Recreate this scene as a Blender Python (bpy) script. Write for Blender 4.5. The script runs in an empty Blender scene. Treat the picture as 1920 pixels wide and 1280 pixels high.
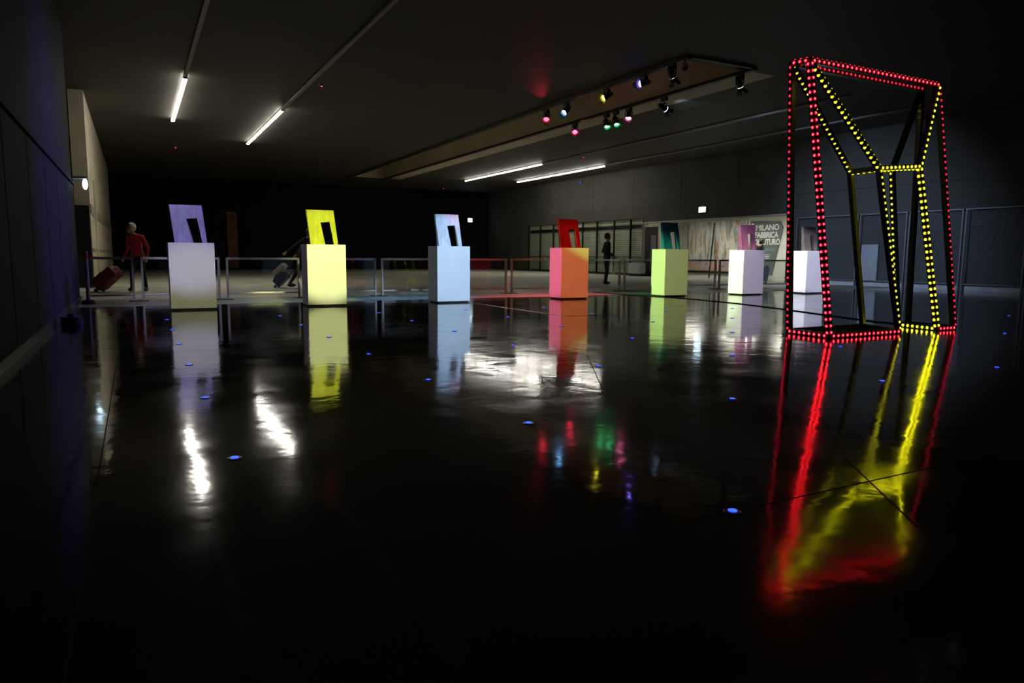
import bpy, bmesh, math, random
from mathutils import Vector, Matrix, noise
random.seed(7)
scene = bpy.context.scene
C = scene.collection

# ------------------------------------------------------------------ camera
F_PX, YAW, PITCH, ROLL, EYE = 1328.5, math.radians(27.904), math.radians(6.907), math.radians(0.395), 0.92
def make_camera():
    cy, sy, cp, sp = math.cos(YAW), math.sin(YAW), math.cos(PITCH), math.sin(PITCH)
    f = Vector((sy*cp, cy*cp, -sp)); r = Vector((cy, -sy, 0)); u = r.cross(f)
    r2 = math.cos(ROLL)*r + math.sin(ROLL)*u
    u2 = math.cos(ROLL)*u - math.sin(ROLL)*r
    cd = bpy.data.cameras.new('camera'); co = bpy.data.objects.new('camera', cd); C.objects.link(co)
    m = Matrix((( r2.x, u2.x, -f.x, 0), (r2.y, u2.y, -f.y, 0), (r2.z, u2.z, -f.z, EYE), (0, 0, 0, 1)))
    co.matrix_world = m
    cd.sensor_width = 36; cd.lens = F_PX/1920*36; cd.clip_start = .05; cd.clip_end = 200
    scene.camera = co
make_camera()
CAM = Vector((0, 0, EYE))
RIGHT = Vector((math.cos(YAW), -math.sin(YAW), 0))       # picture-right on the floor plan

# ------------------------------------------------------------------ world, exposure
w = bpy.data.worlds.new('night'); scene.world = w; w.use_nodes = True
w.node_tree.nodes['Background'].inputs[0].default_value = (.1, .15, .6, 1)
w.node_tree.nodes['Background'].inputs[1].default_value = .004
vs = scene.view_settings
vs.view_transform = 'Standard'; vs.look = 'None'; vs.gamma = 1; vs.use_curve_mapping = False; vs.exposure = 0.0
scene.cycles.use_denoising = True
scene.cycles.max_bounces = 7; scene.cycles.diffuse_bounces = 3; scene.cycles.glossy_bounces = 4
scene.cycles.transparent_max_bounces = 16; scene.cycles.sample_clamp_indirect = 6.0
scene.cycles.caustics_reflective = False; scene.cycles.caustics_refractive = False

TUBE_L = 42.0        # radiance of the fluorescent tubes
K_SPOT = 1.0         # scale of all the spotlights

def lin(c):
    return tuple((x/12.92 if x <= .04045 else ((x+.055)/1.055)**2.4) for x in [v/255 for v in c])

# ------------------------------------------------------------------ materials
def nodes(name):
    m = bpy.data.materials.new(name); m.use_nodes = True
    nt = m.node_tree; b = nt.nodes['Principled BSDF']
    return m, nt, b
def texco(nt, scale=(1, 1, 1), kind='Object'):
    tc = nt.nodes.new('ShaderNodeTexCoord'); mp = nt.nodes.new('ShaderNodeMapping')
    mp.inputs['Scale'].default_value = scale
    nt.links.new(tc.outputs[kind], mp.inputs[0]); return mp.outputs[0]
def noise_n(nt, vec, scale, detail=3, rough=.5, dist=0):
    n = nt.nodes.new('ShaderNodeTexNoise'); n.inputs['Scale'].default_value = scale
    n.inputs['Detail'].default_value = detail; n.inputs['Roughness'].default_value = rough
    n.inputs['Distortion'].default_value = dist
    nt.links.new(vec, n.inputs['Vector']); return n.outputs['Fac']
def ramp(nt, fac, stops):
    r = nt.nodes.new('ShaderNodeValToRGB'); e = r.color_ramp.elements
    while len(e) < len(stops): e.new(.5)
    for k, (p, c) in enumerate(stops):
        e[k].position = p; e[k].color = (*c, 1) if len(c) == 3 else c
    nt.links.new(fac, r.inputs[0]); return r.outputs[0]
def mat(name, col, rough=.5, metal=0, var=.12, scale=6, bump=0, bscale=40, spec=.5):
    m, nt, b = nodes(name); v = texco(nt)
    f = noise_n(nt, v, scale)
    c0 = tuple(max(0, x*(1-var)) for x in col); c1 = tuple(min(1, x*(1+var)) for x in col)
    nt.links.new(ramp(nt, f, [(.3, c0), (.7, c1)]), b.inputs['Base Color'])
    b.inputs['Roughness'].default_value = rough; b.inputs['Metallic'].default_value = metal
    b.inputs['Specular IOR Level'].default_value = spec
    if bump:
        bn = nt.nodes.new('ShaderNodeBump'); bn.inputs['Strength'].default_value = bump
        bn.inputs['Distance'].default_value = .01
        nt.links.new(noise_n(nt, v, bscale), bn.inputs['Height']); nt.links.new(bn.outputs[0], b.inputs['Normal'])
    return m
def emit(name, col, strength, back=(.02, .02, .02)):
    m, nt, b = nodes(name); b.inputs['Base Color'].default_value = (*back, 1)
    b.inputs['Emission Color'].default_value = (*col, 1); b.inputs['Emission Strength'].default_value = strength
    b.inputs['Roughness'].default_value = .4
    return m
def glass_mat(name, tint=(.9, .95, .93), gloss=.06):
    m, nt, b = nodes(name); nt.nodes.remove(b)
    t = nt.nodes.new('ShaderNodeBsdfTransparent'); t.inputs[0].default_value = (*tint, 1)
    g = nt.nodes.new('ShaderNodeBsdfGlossy'); g.inputs['Roughness'].default_value = gloss
    fr = nt.nodes.new('ShaderNodeFresnel'); fr.inputs[0].default_value = 1.45
    v = texco(nt); bn = nt.nodes.new('ShaderNodeBump'); bn.inputs['Strength'].default_value = .02
    nt.links.new(noise_n(nt, v, 3), bn.inputs['Height']); nt.links.new(bn.outputs[0], g.inputs['Normal'])
    mx = nt.nodes.new('ShaderNodeMixShader')
    ge = nt.nodes.new('ShaderNodeNewGeometry'); iv = nt.nodes.new('ShaderNodeMath'); iv.operation = 'SUBTRACT'; iv.inputs[0].default_value = 1
    nt.links.new(ge.outputs['Backfacing'], iv.inputs[1]); mu_ = nt.nodes.new('ShaderNodeMath'); mu_.operation = 'MULTIPLY'
    nt.links.new(fr.outputs[0], mu_.inputs[0]); nt.links.new(iv.outputs[0], mu_.inputs[1])
    nt.links.new(mu_.outputs[0], mx.inputs[0]); nt.links.new(t.outputs[0], mx.inputs[1]); nt.links.new(g.outputs[0], mx.inputs[2])
    nt.links.new(mx.outputs[0], nt.nodes['Material Output'].inputs[0]); return m
def resin(name, col, clear):
    """cast coloured resin, part clear: streaky body colour mixed with straight transparency"""
    m, nt, b = nodes(name); v = texco(nt, (6, 6, 1.6))
    f = noise_n(nt, v, 3.5, 4, .6, .6)
    nt.links.new(ramp(nt, f, [(.25, tuple(x*.62 for x in col)), (.75, col)]), b.inputs['Base Color'])
    b.inputs['Roughness'].default_value = .22; b.inputs['Coat Weight'].default_value = .3
    t = nt.nodes.new('ShaderNodeBsdfTransparent'); t.inputs[0].default_value = (*[min(1, x*.6+.4) for x in col], 1)
    mx = nt.nodes.new('ShaderNodeMixShader'); mx.inputs[0].default_value = clear
    nt.links.new(b.outputs[0], mx.inputs[1]); nt.links.new(t.outputs[0], mx.inputs[2])
    nt.links.new(mx.outputs[0], nt.nodes['Material Output'].inputs[0]); return m

def floor_mat():
    m, nt, b = nodes('polished_floor'); v = texco(nt)
    big = noise_n(nt, v, .55, 4, .6, .4)
    nt.links.new(ramp(nt, big, [(.3, (.012, .012, .014)), (.7, (.028, .027, .028))]), b.inputs['Base Color'])
    r1 = noise_n(nt, v, 1.6, 5, .65, .5)
    mr = nt.nodes.new('ShaderNodeMapRange'); mr.inputs[1].default_value = .3; mr.inputs[2].default_value = .7
    mr.inputs[3].default_value = .045; mr.inputs[4].default_value = .13
    nt.links.new(r1, mr.inputs[0]); nt.links.new(mr.outputs[0], b.inputs['Roughness'])
    b.inputs['IOR'].default_value = 1.55
    # gentle trowel waves, drawn out along the hall
    v2 = texco(nt, (1, 1, 1)); h = noise_n(nt, v2, 3.4, 3, .5, .3)
    bn = nt.nodes.new('ShaderNodeBump'); bn.inputs['Strength'].default_value = .4; bn.inputs['Distance'].default_value = .0055
    nt.links.new(h, bn.inputs['Height']); nt.links.new(bn.outputs[0], b.inputs['Normal'])
    return m
def shutter_mat():
    m, nt, b = nodes('roller_shutter'); v = texco(nt)
    wv = nt.nodes.new('ShaderNodeTexWave'); wv.bands_direction = 'Z'; wv.inputs['Scale'].default_value = 3.2
    wv.inputs['Distortion'].default_value = .0; nt.links.new(v, wv.inputs['Vector'])
    nt.links.new(ramp(nt, noise_n(nt, v, 1.5), [(.3, (.46, .43, .33)), (.7, (.58, .54, .43))]), b.inputs['Base Color'])
    bn = nt.nodes.new('ShaderNodeBump'); bn.inputs['Strength'].default_value = .6; bn.inputs['Distance'].default_value = .02
    nt.links.new(wv.outputs['Fac'], bn.inputs['Height']); nt.links.new(bn.outputs[0], b.inputs['Normal'])
    b.inputs['Roughness'].default_value = .55; return m
def mural_mat():
    """loose painterly uprights over a warm foot band"""
    m, nt, b = nodes('mural_print'); v = texco(nt, (1, .85, .17))
    f = noise_n(nt, v, 2.0, 8, .66, 1.6)
    up = ramp(nt, f, [(.30, (.05, .042, .032)), (.42, (.30, .23, .15)), (.5, (.36, .42, .45)), (.56, (.62, .62, .56)), (.64, (.42, .27, .16)), (.74, (.14, .18, .21))])
    lo = ramp(nt, noise_n(nt, texco(nt, (1, 1.4, .8)), 2.6, 5, .6, 1.2), [(.35, (.6, .17, .06)), (.48, (.65, .4, .3)), (.6, (.42, .36, .5)), (.7, (.2, .15, .14))])
    tc = nt.nodes.new('ShaderNodeTexCoord'); sx = nt.nodes.new('ShaderNodeSeparateXYZ'); nt.links.new(tc.outputs['Object'], sx.inputs[0])
    ad = nt.nodes.new('ShaderNodeMath'); ad.operation = 'MULTIPLY_ADD'; ad.inputs[1].default_value = .25; nt.links.new(f, ad.inputs[0]); nt.links.new(sx.outputs['Z'], ad.inputs[2])
    mr = nt.nodes.new('ShaderNodeMapRange'); mr.inputs[1].default_value = .72; mr.inputs[2].default_value = .98; nt.links.new(ad.outputs[0], mr.inputs[0])
    mx = nt.nodes.new('ShaderNodeMix'); mx.data_type = 'RGBA'
    nt.links.new(mr.outputs[0], mx.inputs[0]); nt.links.new(lo, mx.inputs[6]); nt.links.new(up, mx.inputs[7])
    nt.links.new(mx.outputs[2], b.inputs['Base Color']); b.inputs['Roughness'].default_value = .7
    return m

M = dict(
    floor=floor_mat(), shutter=shutter_mat(), mural=mural_mat(),
    corridor=mat('worn_concrete_floor', (.50, .45, .36), .6, var=.22, scale=.9, bump=.05),
    strip_floor=mat('dull_grey_floor', (.17, .165, .135), .45, var=.2, scale=.9),
    corridor_pale=mat('pale_tile_floor', (.42, .42, .38), .25, var=.1, scale=2),
    ceiling=mat('grey_ceiling', (.075, .07, .058), .65, var=.12, scale=.4, spec=.3),
    recess=mat('beige_ceiling_recess', (.60, .55, .38), .6, var=.15, scale=.7),
    wall=mat('dark_wall', (.009, .009, .012), .85, var=.2, scale=.8, spec=.1),
    wall_r=mat('olive_concrete_wall', (.068, .068, .058), .75, var=.15, scale=.7, bump=.1, bscale=12, spec=.2),
    wall_l=mat('dark_cladding', (.016, .016, .03), .8, var=.2, scale=1.2, spec=.15),
    beige=mat('beige_plaster', (.55, .5, .36), .7, var=.14, scale=1.1),
    white_wall=mat('white_painted_wall', (.75, .76, .72), .6, var=.05),
    joint=mat('black_joint', (.004, .004, .004), .8),
    strip=mat('brass_strip', (.6, .56, .45), .25, metal=1),
    plinth=mat('white_lacquered_board', (.82, .82, .82), .45, var=.03, scale=2),
    black=mat('matt_black', (.012, .012, .013), .5),
    frame=mat('black_steel_frame', (.02, .02, .021), .35, var=.2),
    steel=mat('brushed_steel', (.5, .49, .46), .35, metal=.8, var=.1),
    post=mat('painted_steel_post', (.36, .35, .31), .4, metal=.3),
    mesh=mat('galvanised_wire', (.16, .18, .2), .5, metal=.3),
    skirting=mat('pale_skirting', (.45, .47, .48), .5),
    glass=glass_mat('barrier_glass', (.86, .9, .88), .03),
    track=mat('grey_track', (.32, .31, .28), .4, var=.05),
    tube=emit('fluorescent_tube', (1, .95, .84), TUBE_L, (.8, .8, .8)),
    sign=emit('lit_sign_face', (.62, .85, 1), 9, (.8, .8, .8)),
    sign_box=mat('white_sign_housing', (.55, .57, .6), .4),
    panel_light=emit('ceiling_light_panel', (1, .95, .80), 13, (.8, .8, .8)),
    blue=emit('blue_led_lens', (.02, .06, 1), 3.2),
    ring=mat('steel_ring', (.2, .2, .22), .3, metal=.9),
    red_led=emit('red_led', (1, .012, .018), 22), red_halo=emit('red_led_halo', (1, .0, .03), .75, (.3, .0, .01)),  # second material: bloom round a bulb, painted as a weakly glowing disc
    yel_led=emit('yellow_led', (1, .93, .010), 22), yel_halo=emit('yellow_led_halo', (.9, .82, .0), .6, (.3, .25, 0)),
    red_dim=emit('red_led_dim', (1, .02, .06), 2.2), red_dim_halo=emit('red_led_halo_dim', (1, .0, .04), .18, (.2, .0, .01)),  # dimmer copies: fading of strips seen at a slant, put into the emission
    yel_dim=emit('yellow_led_dim', (1, .9, .05), 3.0), yel_dim_halo=emit('yellow_led_halo_dim', (.9, .8, .0), .15, (.2, .18, 0)),
    poster=mat('slate_grey_print', (.12, .165, .18), .6, var=.06, scale=1),
    ink=mat('white_print', (.85, .87, .88), .6, var=.02), ink2=mat('pale_grey_print', (.34, .38, .39), .6, var=.02),
    skin=mat('skin', (.45, .25, .17), .55, var=.08), hair=mat('grey_hair', (.72, .68, .58), .7, var=.15, scale=40, bump=.5, bscale=60),
    dark_hair=mat('black_hair', (.012, .011, .012), .6, var=.2, scale=40, bump=.4),
    red_wool=mat('red_sweater', (.55, .03, .045), .85, var=.12, scale=14, bump=.3),
    navy=mat('navy_cloth', (.016, .02, .045), .85, var=.2, scale=12, bump=.2), charcoal=mat('charcoal_cloth', (.014, .014, .018), .85, var=.2, scale=12),
    shoe=mat('black_shoe', (.015, .014, .014), .4), cloth_stripe=mat('white_stripe', (.7, .7, .72), .7),
    suit_red=mat('maroon_case_fabric', (.22, .012, .03), .7, var=.2, scale=12, bump=.2), suit_grey=mat('grey_case_fabric', (.16, .16, .17), .6),
    suit_black=mat('black_case_fabric', (.016, .016, .024), .6), cream=mat('cream_fabric', (.62, .55, .42), .8),
    rubber=mat('black_rubber', (.012, .012, .012), .7), rust=mat('rust_brown_panel', (.20, .06, .025), .6, var=.3),
    teal=mat('green_sign', (.02, .16, .09), .5), board=mat('pale_board', (.5, .53, .55), .6, var=.06), red_tag=mat('red_tag', (.6, .03, .02), .5),
)

# ------------------------------------------------------------------ mesh helpers
class MB:
    def __init__(s): s.v = []; s.f = []; s.mi = []
    def add(s, verts, faces, mi=0):
        o = len(s.v); s.v += [tuple(p) for p in verts]; s.f += [tuple(i+o for i in f) for f in faces]; s.mi += [mi]*len(faces); return s
    def box(s, lo, hi, mi=0):
        (a, b, c), (d, e, f) = lo, hi
        v = [(a,b,c),(d,b,c),(d,e,c),(a,e,c),(a,b,f),(d,b,f),(d,e,f),(a,e,f)]
        return s.add(v, [(0,3,2,1),(4,5,6,7),(0,1,5,4),(1,2,6,5),(2,3,7,6),(3,0,4,7)], mi)
    def cyl(s, p0, p1, r0, r1=None, n=12, mi=0, cap=True):
        p0 = Vector(p0); p1 = Vector(p1); r1 = r0 if r1 is None else r1
        d = (p1-p0).normalized(); a = d.orthogonal().normalized(); b = d.cross(a)
        v = []
        for p, r in ((p0, r0), (p1, r1)):
            for k in range(n):
                t = 2*math.pi*k/n; v.append(p + a*(r*math.cos(t)) + b*(r*math.sin(t)))
        f = [(k, (k+1) % n, n+(k+1) % n, n+k) for k in range(n)]
        if cap: f += [tuple(range(n-1, -1, -1)), tuple(range(n, 2*n))]
        return s.add(v, f, mi)
    def beam(s, p0, p1, t, up=(0, 1, 0), mi=0):
        p0 = Vector(p0); p1 = Vector(p1); d = (p1-p0).normalized(); u = Vector(up)
        a = (u - d*u.dot(d)); a = a.normalized() if a.length > .05 else d.orthogonal().normalized()
        b = d.cross(a); h = t/2; v = []
        for p in (p0, p1):
            v += [p - a*h - b*h, p + a*h - b*h, p + a*h + b*h, p - a*h + b*h]
        return s.add(v, [(0,1,2,3),(7,6,5,4),(0,4,5,1),(1,5,6,2),(2,6,7,3),(3,7,4,0)], mi)
    def tube(s, pts, r, n=8, mi=0):
        pts = [Vector(p) for p in pts]; rings = []; a = None
        for i, p in enumerate(pts):
            d = (pts[min(i+1, len(pts)-1)] - pts[max(i-1, 0)]).normalized()
            a = d.orthogonal().normalized() if a is None else (a - d*a.dot(d)).normalized()
            b = d.cross(a); rings.append([p + a*(r*math.cos(2*math.pi*k/n)) + b*(r*math.sin(2*math.pi*k/n)) for k in range(n)])
        v = [q for rg in rings for q in rg]; f = []
        for i in range(len(pts)-1):
            f += [(i*n+k, i*n+(k+1) % n, (i+1)*n+(k+1) % n, (i+1)*n+k) for k in range(n)]
        f += [tuple(range(n-1, -1, -1)), tuple((len(pts)-1)*n+k for k in range(n))]
        return s.add(v, f, mi)
    def ball(s, c, r, nu=14, nv=9, mi=0):
        r = r if isinstance(r, (tuple, list)) else (r, r, r); v = []
        for i in range(1, nv):
            t = math.pi*i/nv
            v += [(c[0]+r[0]*math.sin(t)*math.cos(2*math.pi*k/nu), c[1]+r[1]*math.sin(t)*math.sin(2*math.pi*k/nu), c[2]+r[2]*math.cos(t)) for k in range(nu)]
        v += [(c[0], c[1], c[2]+r[2]), (c[0], c[1], c[2]-r[2])]; N = len(v)
        f = [(i*nu+k, (i+1)*nu+k, (i+1)*nu+(k+1) % nu, i*nu+(k+1) % nu) for i in range(nv-2) for k in range(nu)]
        f += [(N-2, k, (k+1) % nu) for k in range(nu)] + [(N-1, (nv-2)*nu+(k+1) % nu, (nv-2)*nu+k) for k in range(nu)]
        return s.add(v, f, mi)
    def mesh(s, name, mats):
        me = bpy.data.meshes.new(name); me.from_pydata(s.v, [], s.f); me.update()
        for m in (mats if isinstance(mats, (list, tuple)) else [mats]): me.materials.append(m)
        me.polygons.foreach_set('material_index', s.mi)
        return me
    def obj(s, name, mats, parent=None, smooth=False, bevel=0, loc=None):
        me = s.mesh(name, mats)
        bm = bmesh.new(); bm.from_mesh(me); bmesh.ops.recalc_face_normals(bm, faces=bm.faces)
        if bevel:
            bmesh.ops.bevel(bm, geom=[e for e in bm.edges], offset=bevel, segments=2, profile=.6, affect='EDGES')
        bm.to_mesh(me); bm.free()
        if smooth: me.polygons.foreach_set('use_smooth', [True]*len(me.polygons))
        o = bpy.data.objects.new(name, me); C.objects.link(o); o.parent = parent
        if loc: o.location = loc
        return o
def tag(o, label=None, cat=None, group=None, kind=None):
    if label: o['label'] = label
    if cat: o['category'] = cat
    if group: o['group'] = group
    if kind: o['kind'] = kind
    return o
def empty(name, loc, label, cat, group=None, rz=0):
    o = bpy.data.objects.new(name, None); C.objects.link(o); o.location = loc; o.rotation_euler = (0, 0, rz); o.empty_display_size = .1
    return tag(o, label, cat, group)
def struct(name, mb, m, label, parent=None):
    o = mb.obj(name, m, parent)
    if parent is None: tag(o, label, None, None, 'structure')
    return o
def copy_tree(o, parent=None):
    c = o.copy(); C.objects.link(c); c.parent = parent
    for ch in list(o.children): copy_tree(ch, c)
    return c
def B(lo, hi): return MB().box(lo, hi)

# ------------------------------------------------------------------ setting
XL, XR, YF, YB, ZC, YE = -.98, 21.4, -7.0, 44.0, 5.1, 13.95
fl = struct('floor', B((XL-.3, YF, -.2), (XR+.3, YE, 0)), M['floor'], 'dark polished concrete floor with mirror-like gloss')
struct('floor_strip', B((XL-3, YE+.012, -.2), (XR+.1, 16.05, -.001)), M['strip_floor'], 'dull grey floor strip under the glass barriers')
flc = struct('floor_concourse', B((XL-3, 16.06, -.2), (XR+.1, YB+.3, -.002)), M['corridor'], 'matt beige concourse floor behind the barriers')
def joint(p0, p1, w=.005, m='joint', z=.0015):
    p0 = Vector((*p0, 0)); p1 = Vector((*p1, 0)); d = (p1-p0).normalized(); n = Vector((-d.y, d.x, 0))*w/2
    v = [p0-n, p1-n, p1+n, p0+n]; mb = MB()
    mb.add([(*q.xy, .0002) for q in v] + [(*q.xy, z) for q in v], [(3,2,1,0),(4,5,6,7),(0,1,5,4),(1,2,6,5),(2,3,7,6),(3,0,4,7)])
    return mb
for k, (a, b) in enumerate([((-.18, .6), (-.18, 7.2)), ((1.6, 1.82), (3.6, 1.83)), ((2.86, 2.10), (2.34, 1.42)), ((2.83, 3.99), (3.71, 5.5)),
                            ((6.4, 9.2), (6.9, 9.22)), ((XL+.05, YE-.05), (XR-.05, YE-.05))]):
    joint(a, b).obj('floor_joint', M['joint'], fl)
joint((5.8, 9.2), (5.78, 12.7), .022, 'strip', .004).obj('threshold_strip', M['strip'], fl)
joint((5.79, 9.2), (6.4, 9.21), .012, 'joint', .003).obj('threshold_strip', M['joint'], fl)

# ceiling: slabs round a long sunken slot
RX0, RX1, RY0, RY1 = 10.4, 12.35, 12.25, 38.5
ceil = struct('ceiling', B((XL-3, YF, ZC), (RX0, YB+.3, ZC+.2)), M['ceiling'], 'dark grey flat ceiling of the hall')
B((13.35, YF, ZC), (XR+.3, YB+.3, ZC+.2)).obj('ceiling_slab', M['ceiling'], ceil)
B((RX1, YF, ZC), (13.35, RY0, ZC+.2)).obj('ceiling_slab', M['ceiling'], ceil)
B((RX1, RY1, ZC), (13.35, YB+.3, ZC+.2)).obj('ceiling_slab', M['ceiling'], ceil)
B((RX1, RY0, ZC), (13.35, RY1, ZC+.2)).obj('ceiling_panel', M['recess'], ceil)
B((RX0, YF, ZC), (RX1, RY0, ZC+.2)).obj('ceiling_slab', M['ceiling'], ceil)
B((RX0, RY1, ZC), (RX1, YB+.3, ZC+.2)).obj('ceiling_slab', M['ceiling'], ceil)
rec = MB().box((RX0-.05, RY0, ZC+.2), (RX0, RY1, ZC+.75)).box((RX1, RY0, ZC+.2), (RX1+.05, RY1, ZC+.75))
rec.box((RX0-.05, RY0-.05, ZC+.2), (RX1+.05, RY0, ZC+.75)).box((RX0-.05, RY1, ZC+.2), (RX1+.05, RY1+.05, ZC+.75)).box((RX0-.05, RY0-.05, ZC+.75), (RX1+.05, RY1+.05, ZC+.8))
rec.box((RX1-.004, RY0, ZC), (RX1-.001, RY1, ZC+.21)).box((RX0, RY1-.004, ZC), (RX1, RY1-.001, ZC+.21))
tag(rec.obj('ceiling_recess', M['recess'], ceil), 'beige lined sunken slot in the ceiling')
for x in (14.2, 20.4): B((x-.012, 12.3, ZC-.0008), (x+.012, 43, ZC-.0002)).obj('ceiling_joint', M['joint'], ceil)

# walls
wl = struct('wall_left', B((XL-.3, YF, 0), (XL, 15.9, ZC)), M['wall_l'], 'dark clad side wall with tall flush panels')
x0 = 1.2
for k in range(9):
    y0, y1 = 1.0+k*1.62, 1.0+k*1.62+1.585
    B((XL, y0, .1), (XL+.035, y1, 2.15)).obj('wall_panel', M['wall_l'], wl, bevel=.006)
B((XL, .9, 2.16), (XL+.06, 15.7, 2.2)).obj('ledge', M['wall_l'], wl)
struct('baseboard_left', B((XL, .5, 0), (XL+.045, 15.85, .095)), M['black'], 'black skirting along the clad wall')
struct('wall_left_return', B((XL-3, 15.9, 0), (XL-.32, 16.1, ZC)), M['wall'], 'dark return wall beside the side passage')
wlb = struct('wall_left_beige', B((XL-.35, 22.0, 0), (XL, 41, ZC)), M['beige'], 'beige plaster wall lit by the ceiling tubes beyond the barriers')
B((XL, 24.2, 0), (XL+.05, 24.5, 3.0)).obj('pilaster', M['beige'], wlb)
B((XL, 22.0, .95), (XL+.02, 41, 1.03)).obj('wall_rail', M['track'], wlb)
B((XL, 22.0, 1.95), (XL+.02, 41, 2.2)).obj('wall_band', M['track'], wlb)
d2 = empty('door_2', (XL-.17, 21.9, 0), 'dark door beside the beige wall', None); tag(d2, kind='structure')
B((-.17, -.04, 0), (.14, .04, 2.15)).obj('door_leaf', M['black'], d2); B((.145, -.06, 0), (.17, .06, 2.2)).obj('door_frame', M['post'], d2)
struct('wall_back', B((XL-3, YB, 0), (XR+.3, YB+.3, ZC)), M['wall'], 'far unlit dark end wall')
wb = bpy.data.objects['wall_back']
for a, b_ in ((1.3, 4.3), (5.7, 8.6), (9.0, 12.4), (12.8, 16.4)): B((a, YB-.05, .1), (b_, YB, 4.6)).obj('wall_panel', M['wall'], wb)
B((4.75, YB-.06, .1), (5.3, YB, 3.3)).obj('wall_panel', M['rust'], wb)
struct('wall_front', B((XL-.3, YF-.3, 0), (XR+.3, YF, ZC)), M['wall'], 'dark wall behind the viewpoint')
# right wall: shop fronts, opening to the side concourse, mesh clad part
OY0, OY1, OZ = 18.7, 27.15, 2.48
wr = struct('wall_right', MB().box((XR, YF, 0), (XR+.3, OY0, ZC)).box((XR, OY0, OZ), (XR+.3, OY1, ZC)).box((XR, OY1, 2.72), (XR+.3, 38.4, ZC)).box((XR, 38.4, 0), (XR+.3, YB, ZC)), M['wall_r'], 'dark olive concrete side wall above the shop fronts')
struct('baseboard_right', B((XR-.05, 3, 0), (XR, OY0-.1, .16)), M['skirting'], 'pale skirting below the wire mesh')
B((XR-.02, OY0, OZ), (XR, OY1, OZ+.05)).obj('opening_trim', M['skirting'], wr)
for z in (3.2, 4.1): B((XR-.006, 3, z), (XR-.0005, YB, z+.012)).obj('wall_joint', M['joint'], wr)
for y in (21.2, 24.6, 28, 31.4, 34.8): B((XR-.006, y, 2.75), (XR-.0005, y+.012, ZC)).obj('wall_joint', M['joint'], wr)
# shop front behind glass
SB = XR+.13
struct('wall_shop', MB().box((SB, OY1+.01, 0), (SB+.16, 38.39, 2.71)), M['shutter'], 'pale slatted roller shutter wall behind the shop glass')
ws = bpy.data.objects['wall_shop']
B((SB-.06, 27.4, 2.28), (SB-.001, 38.2, 2.44)).obj('shutter_header', M['black'], ws)
B((SB-.04, OY1, .0), (SB-.001, 38.2, .12)).obj('shutter_foot', M['black'], ws)
wn = empty('window_1', (XR+.0, 33, 0), 'glazed shop front with dark upright mullions', None); tag(wn, kind='structure')
ys = [27.2, 28.15, 29.5, 31.0, 32.35, 33.9, 35.4, 36.9, 38.35]
for i, y in enumerate(ys):
    t = .06 if i in (1, 3, 5) else .03
    B((-.05, y-33-t/2, 0), (.05, y-33+t/2, 2.70)).obj('mullion', M['frame'] if i else M['post'], wn)
for a, b_ in zip(ys[:-1], ys[1:]):
    B((-.006, a-33+.04, .06), (.006, b_-33-.04, 2.66)).obj('pane', M['glass'], wn)
B((-.05, ys[0]-33, .86), (.05, ys[-1]-33, .9)).obj('transom', M['frame'], wn)
B((-.05, ys[0]-33, 0), (.05, ys[-1]-33, .05)).obj('sill', M['frame'], wn)
# side concourse beyond the opening
XC = 26.0
struct('floor_side', B((XR+.1, 15.0, -.2), (XC+.2, OY1+3.5, -.003)), M['corridor_pale'], 'pale tiled floor of the side concourse')
struct('wall_side_end', B((XC, 15, 0), (XC+.2, OY1+3.5, 2.9)), M['white_wall'], 'white end wall of the side concourse')
struct('wall_side_near', B((XR+.3, 15.0, 0), (XC, 15.2, 2.9)), M['white_wall'], 'white return wall of the side concourse')
struct('wall_side_far', B((SB+.2, OY1+3.3, 0), (XC, OY1+3.5, 2.9)), M['white_wall'], 'white far wall of the side concourse')
struct('ceiling_side', B((XR+.3, 15.0, 2.78), (XC, OY1+3.5, 2.9)), M['white_wall'], 'low white ceiling of the side concourse')
d1 = empty('door_1', (XR+.05, 26.5, 0), 'dark glazed door leaf standing at the edge of the opening', None); tag(d1, kind='structure')
B((-.03, -.4, 0), (.03, .55, 2.3)).obj('door_leaf', M['black'], d1, bevel=.004)
B((-.05, -.46, 0), (.05, -.41, 2.42)).obj('door_frame', M['post'], d1); B((-.05, .58, 0), (.05, .63, 2.42)).obj('door_frame', M['post'], d1)
B((-.036, -.28, .25), (-.031, .1, 1.9)).obj('door_panel', M['suit_grey'], d1)
MB().cyl((-.1, .42, .95), (-.1, .42, 1.25), .012).cyl((-.1, .42, 1.0), (-.03, .42, 1.0), .008).cyl((-.1, .42, 1.2), (-.03, .42, 1.2), .008).obj('door_handle', M['steel'], d1)
# panel lights in the side concourse
for k, (y, lab) in enumerate(((20.4, 'bright ceiling light panel over the white wall beside the grey poster'), (23.4, 'ceiling light panel above the grey poster'), (26.6, 'ceiling light panel above the painted mural'))):
    t = empty('ceiling_light', (23.9, y, 2.78), lab, 'ceiling light', 'panel lights of the side concourse')
    MB().box((-.45, -.95, -.04), (.45, -.9, 0)).box((-.45, .9, -.04), (.45, .95, 0)).box((-.45, -.9, -.04), (-.4, .9, 0)).box((.4, -.9, -.04), (.45, .9, 0)).obj('frame', M['white_wall'], t)
    B((-.4, -.9, -.03), (.4, .9, -.005)).obj('diffuser', M['panel_light'], t)

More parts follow.
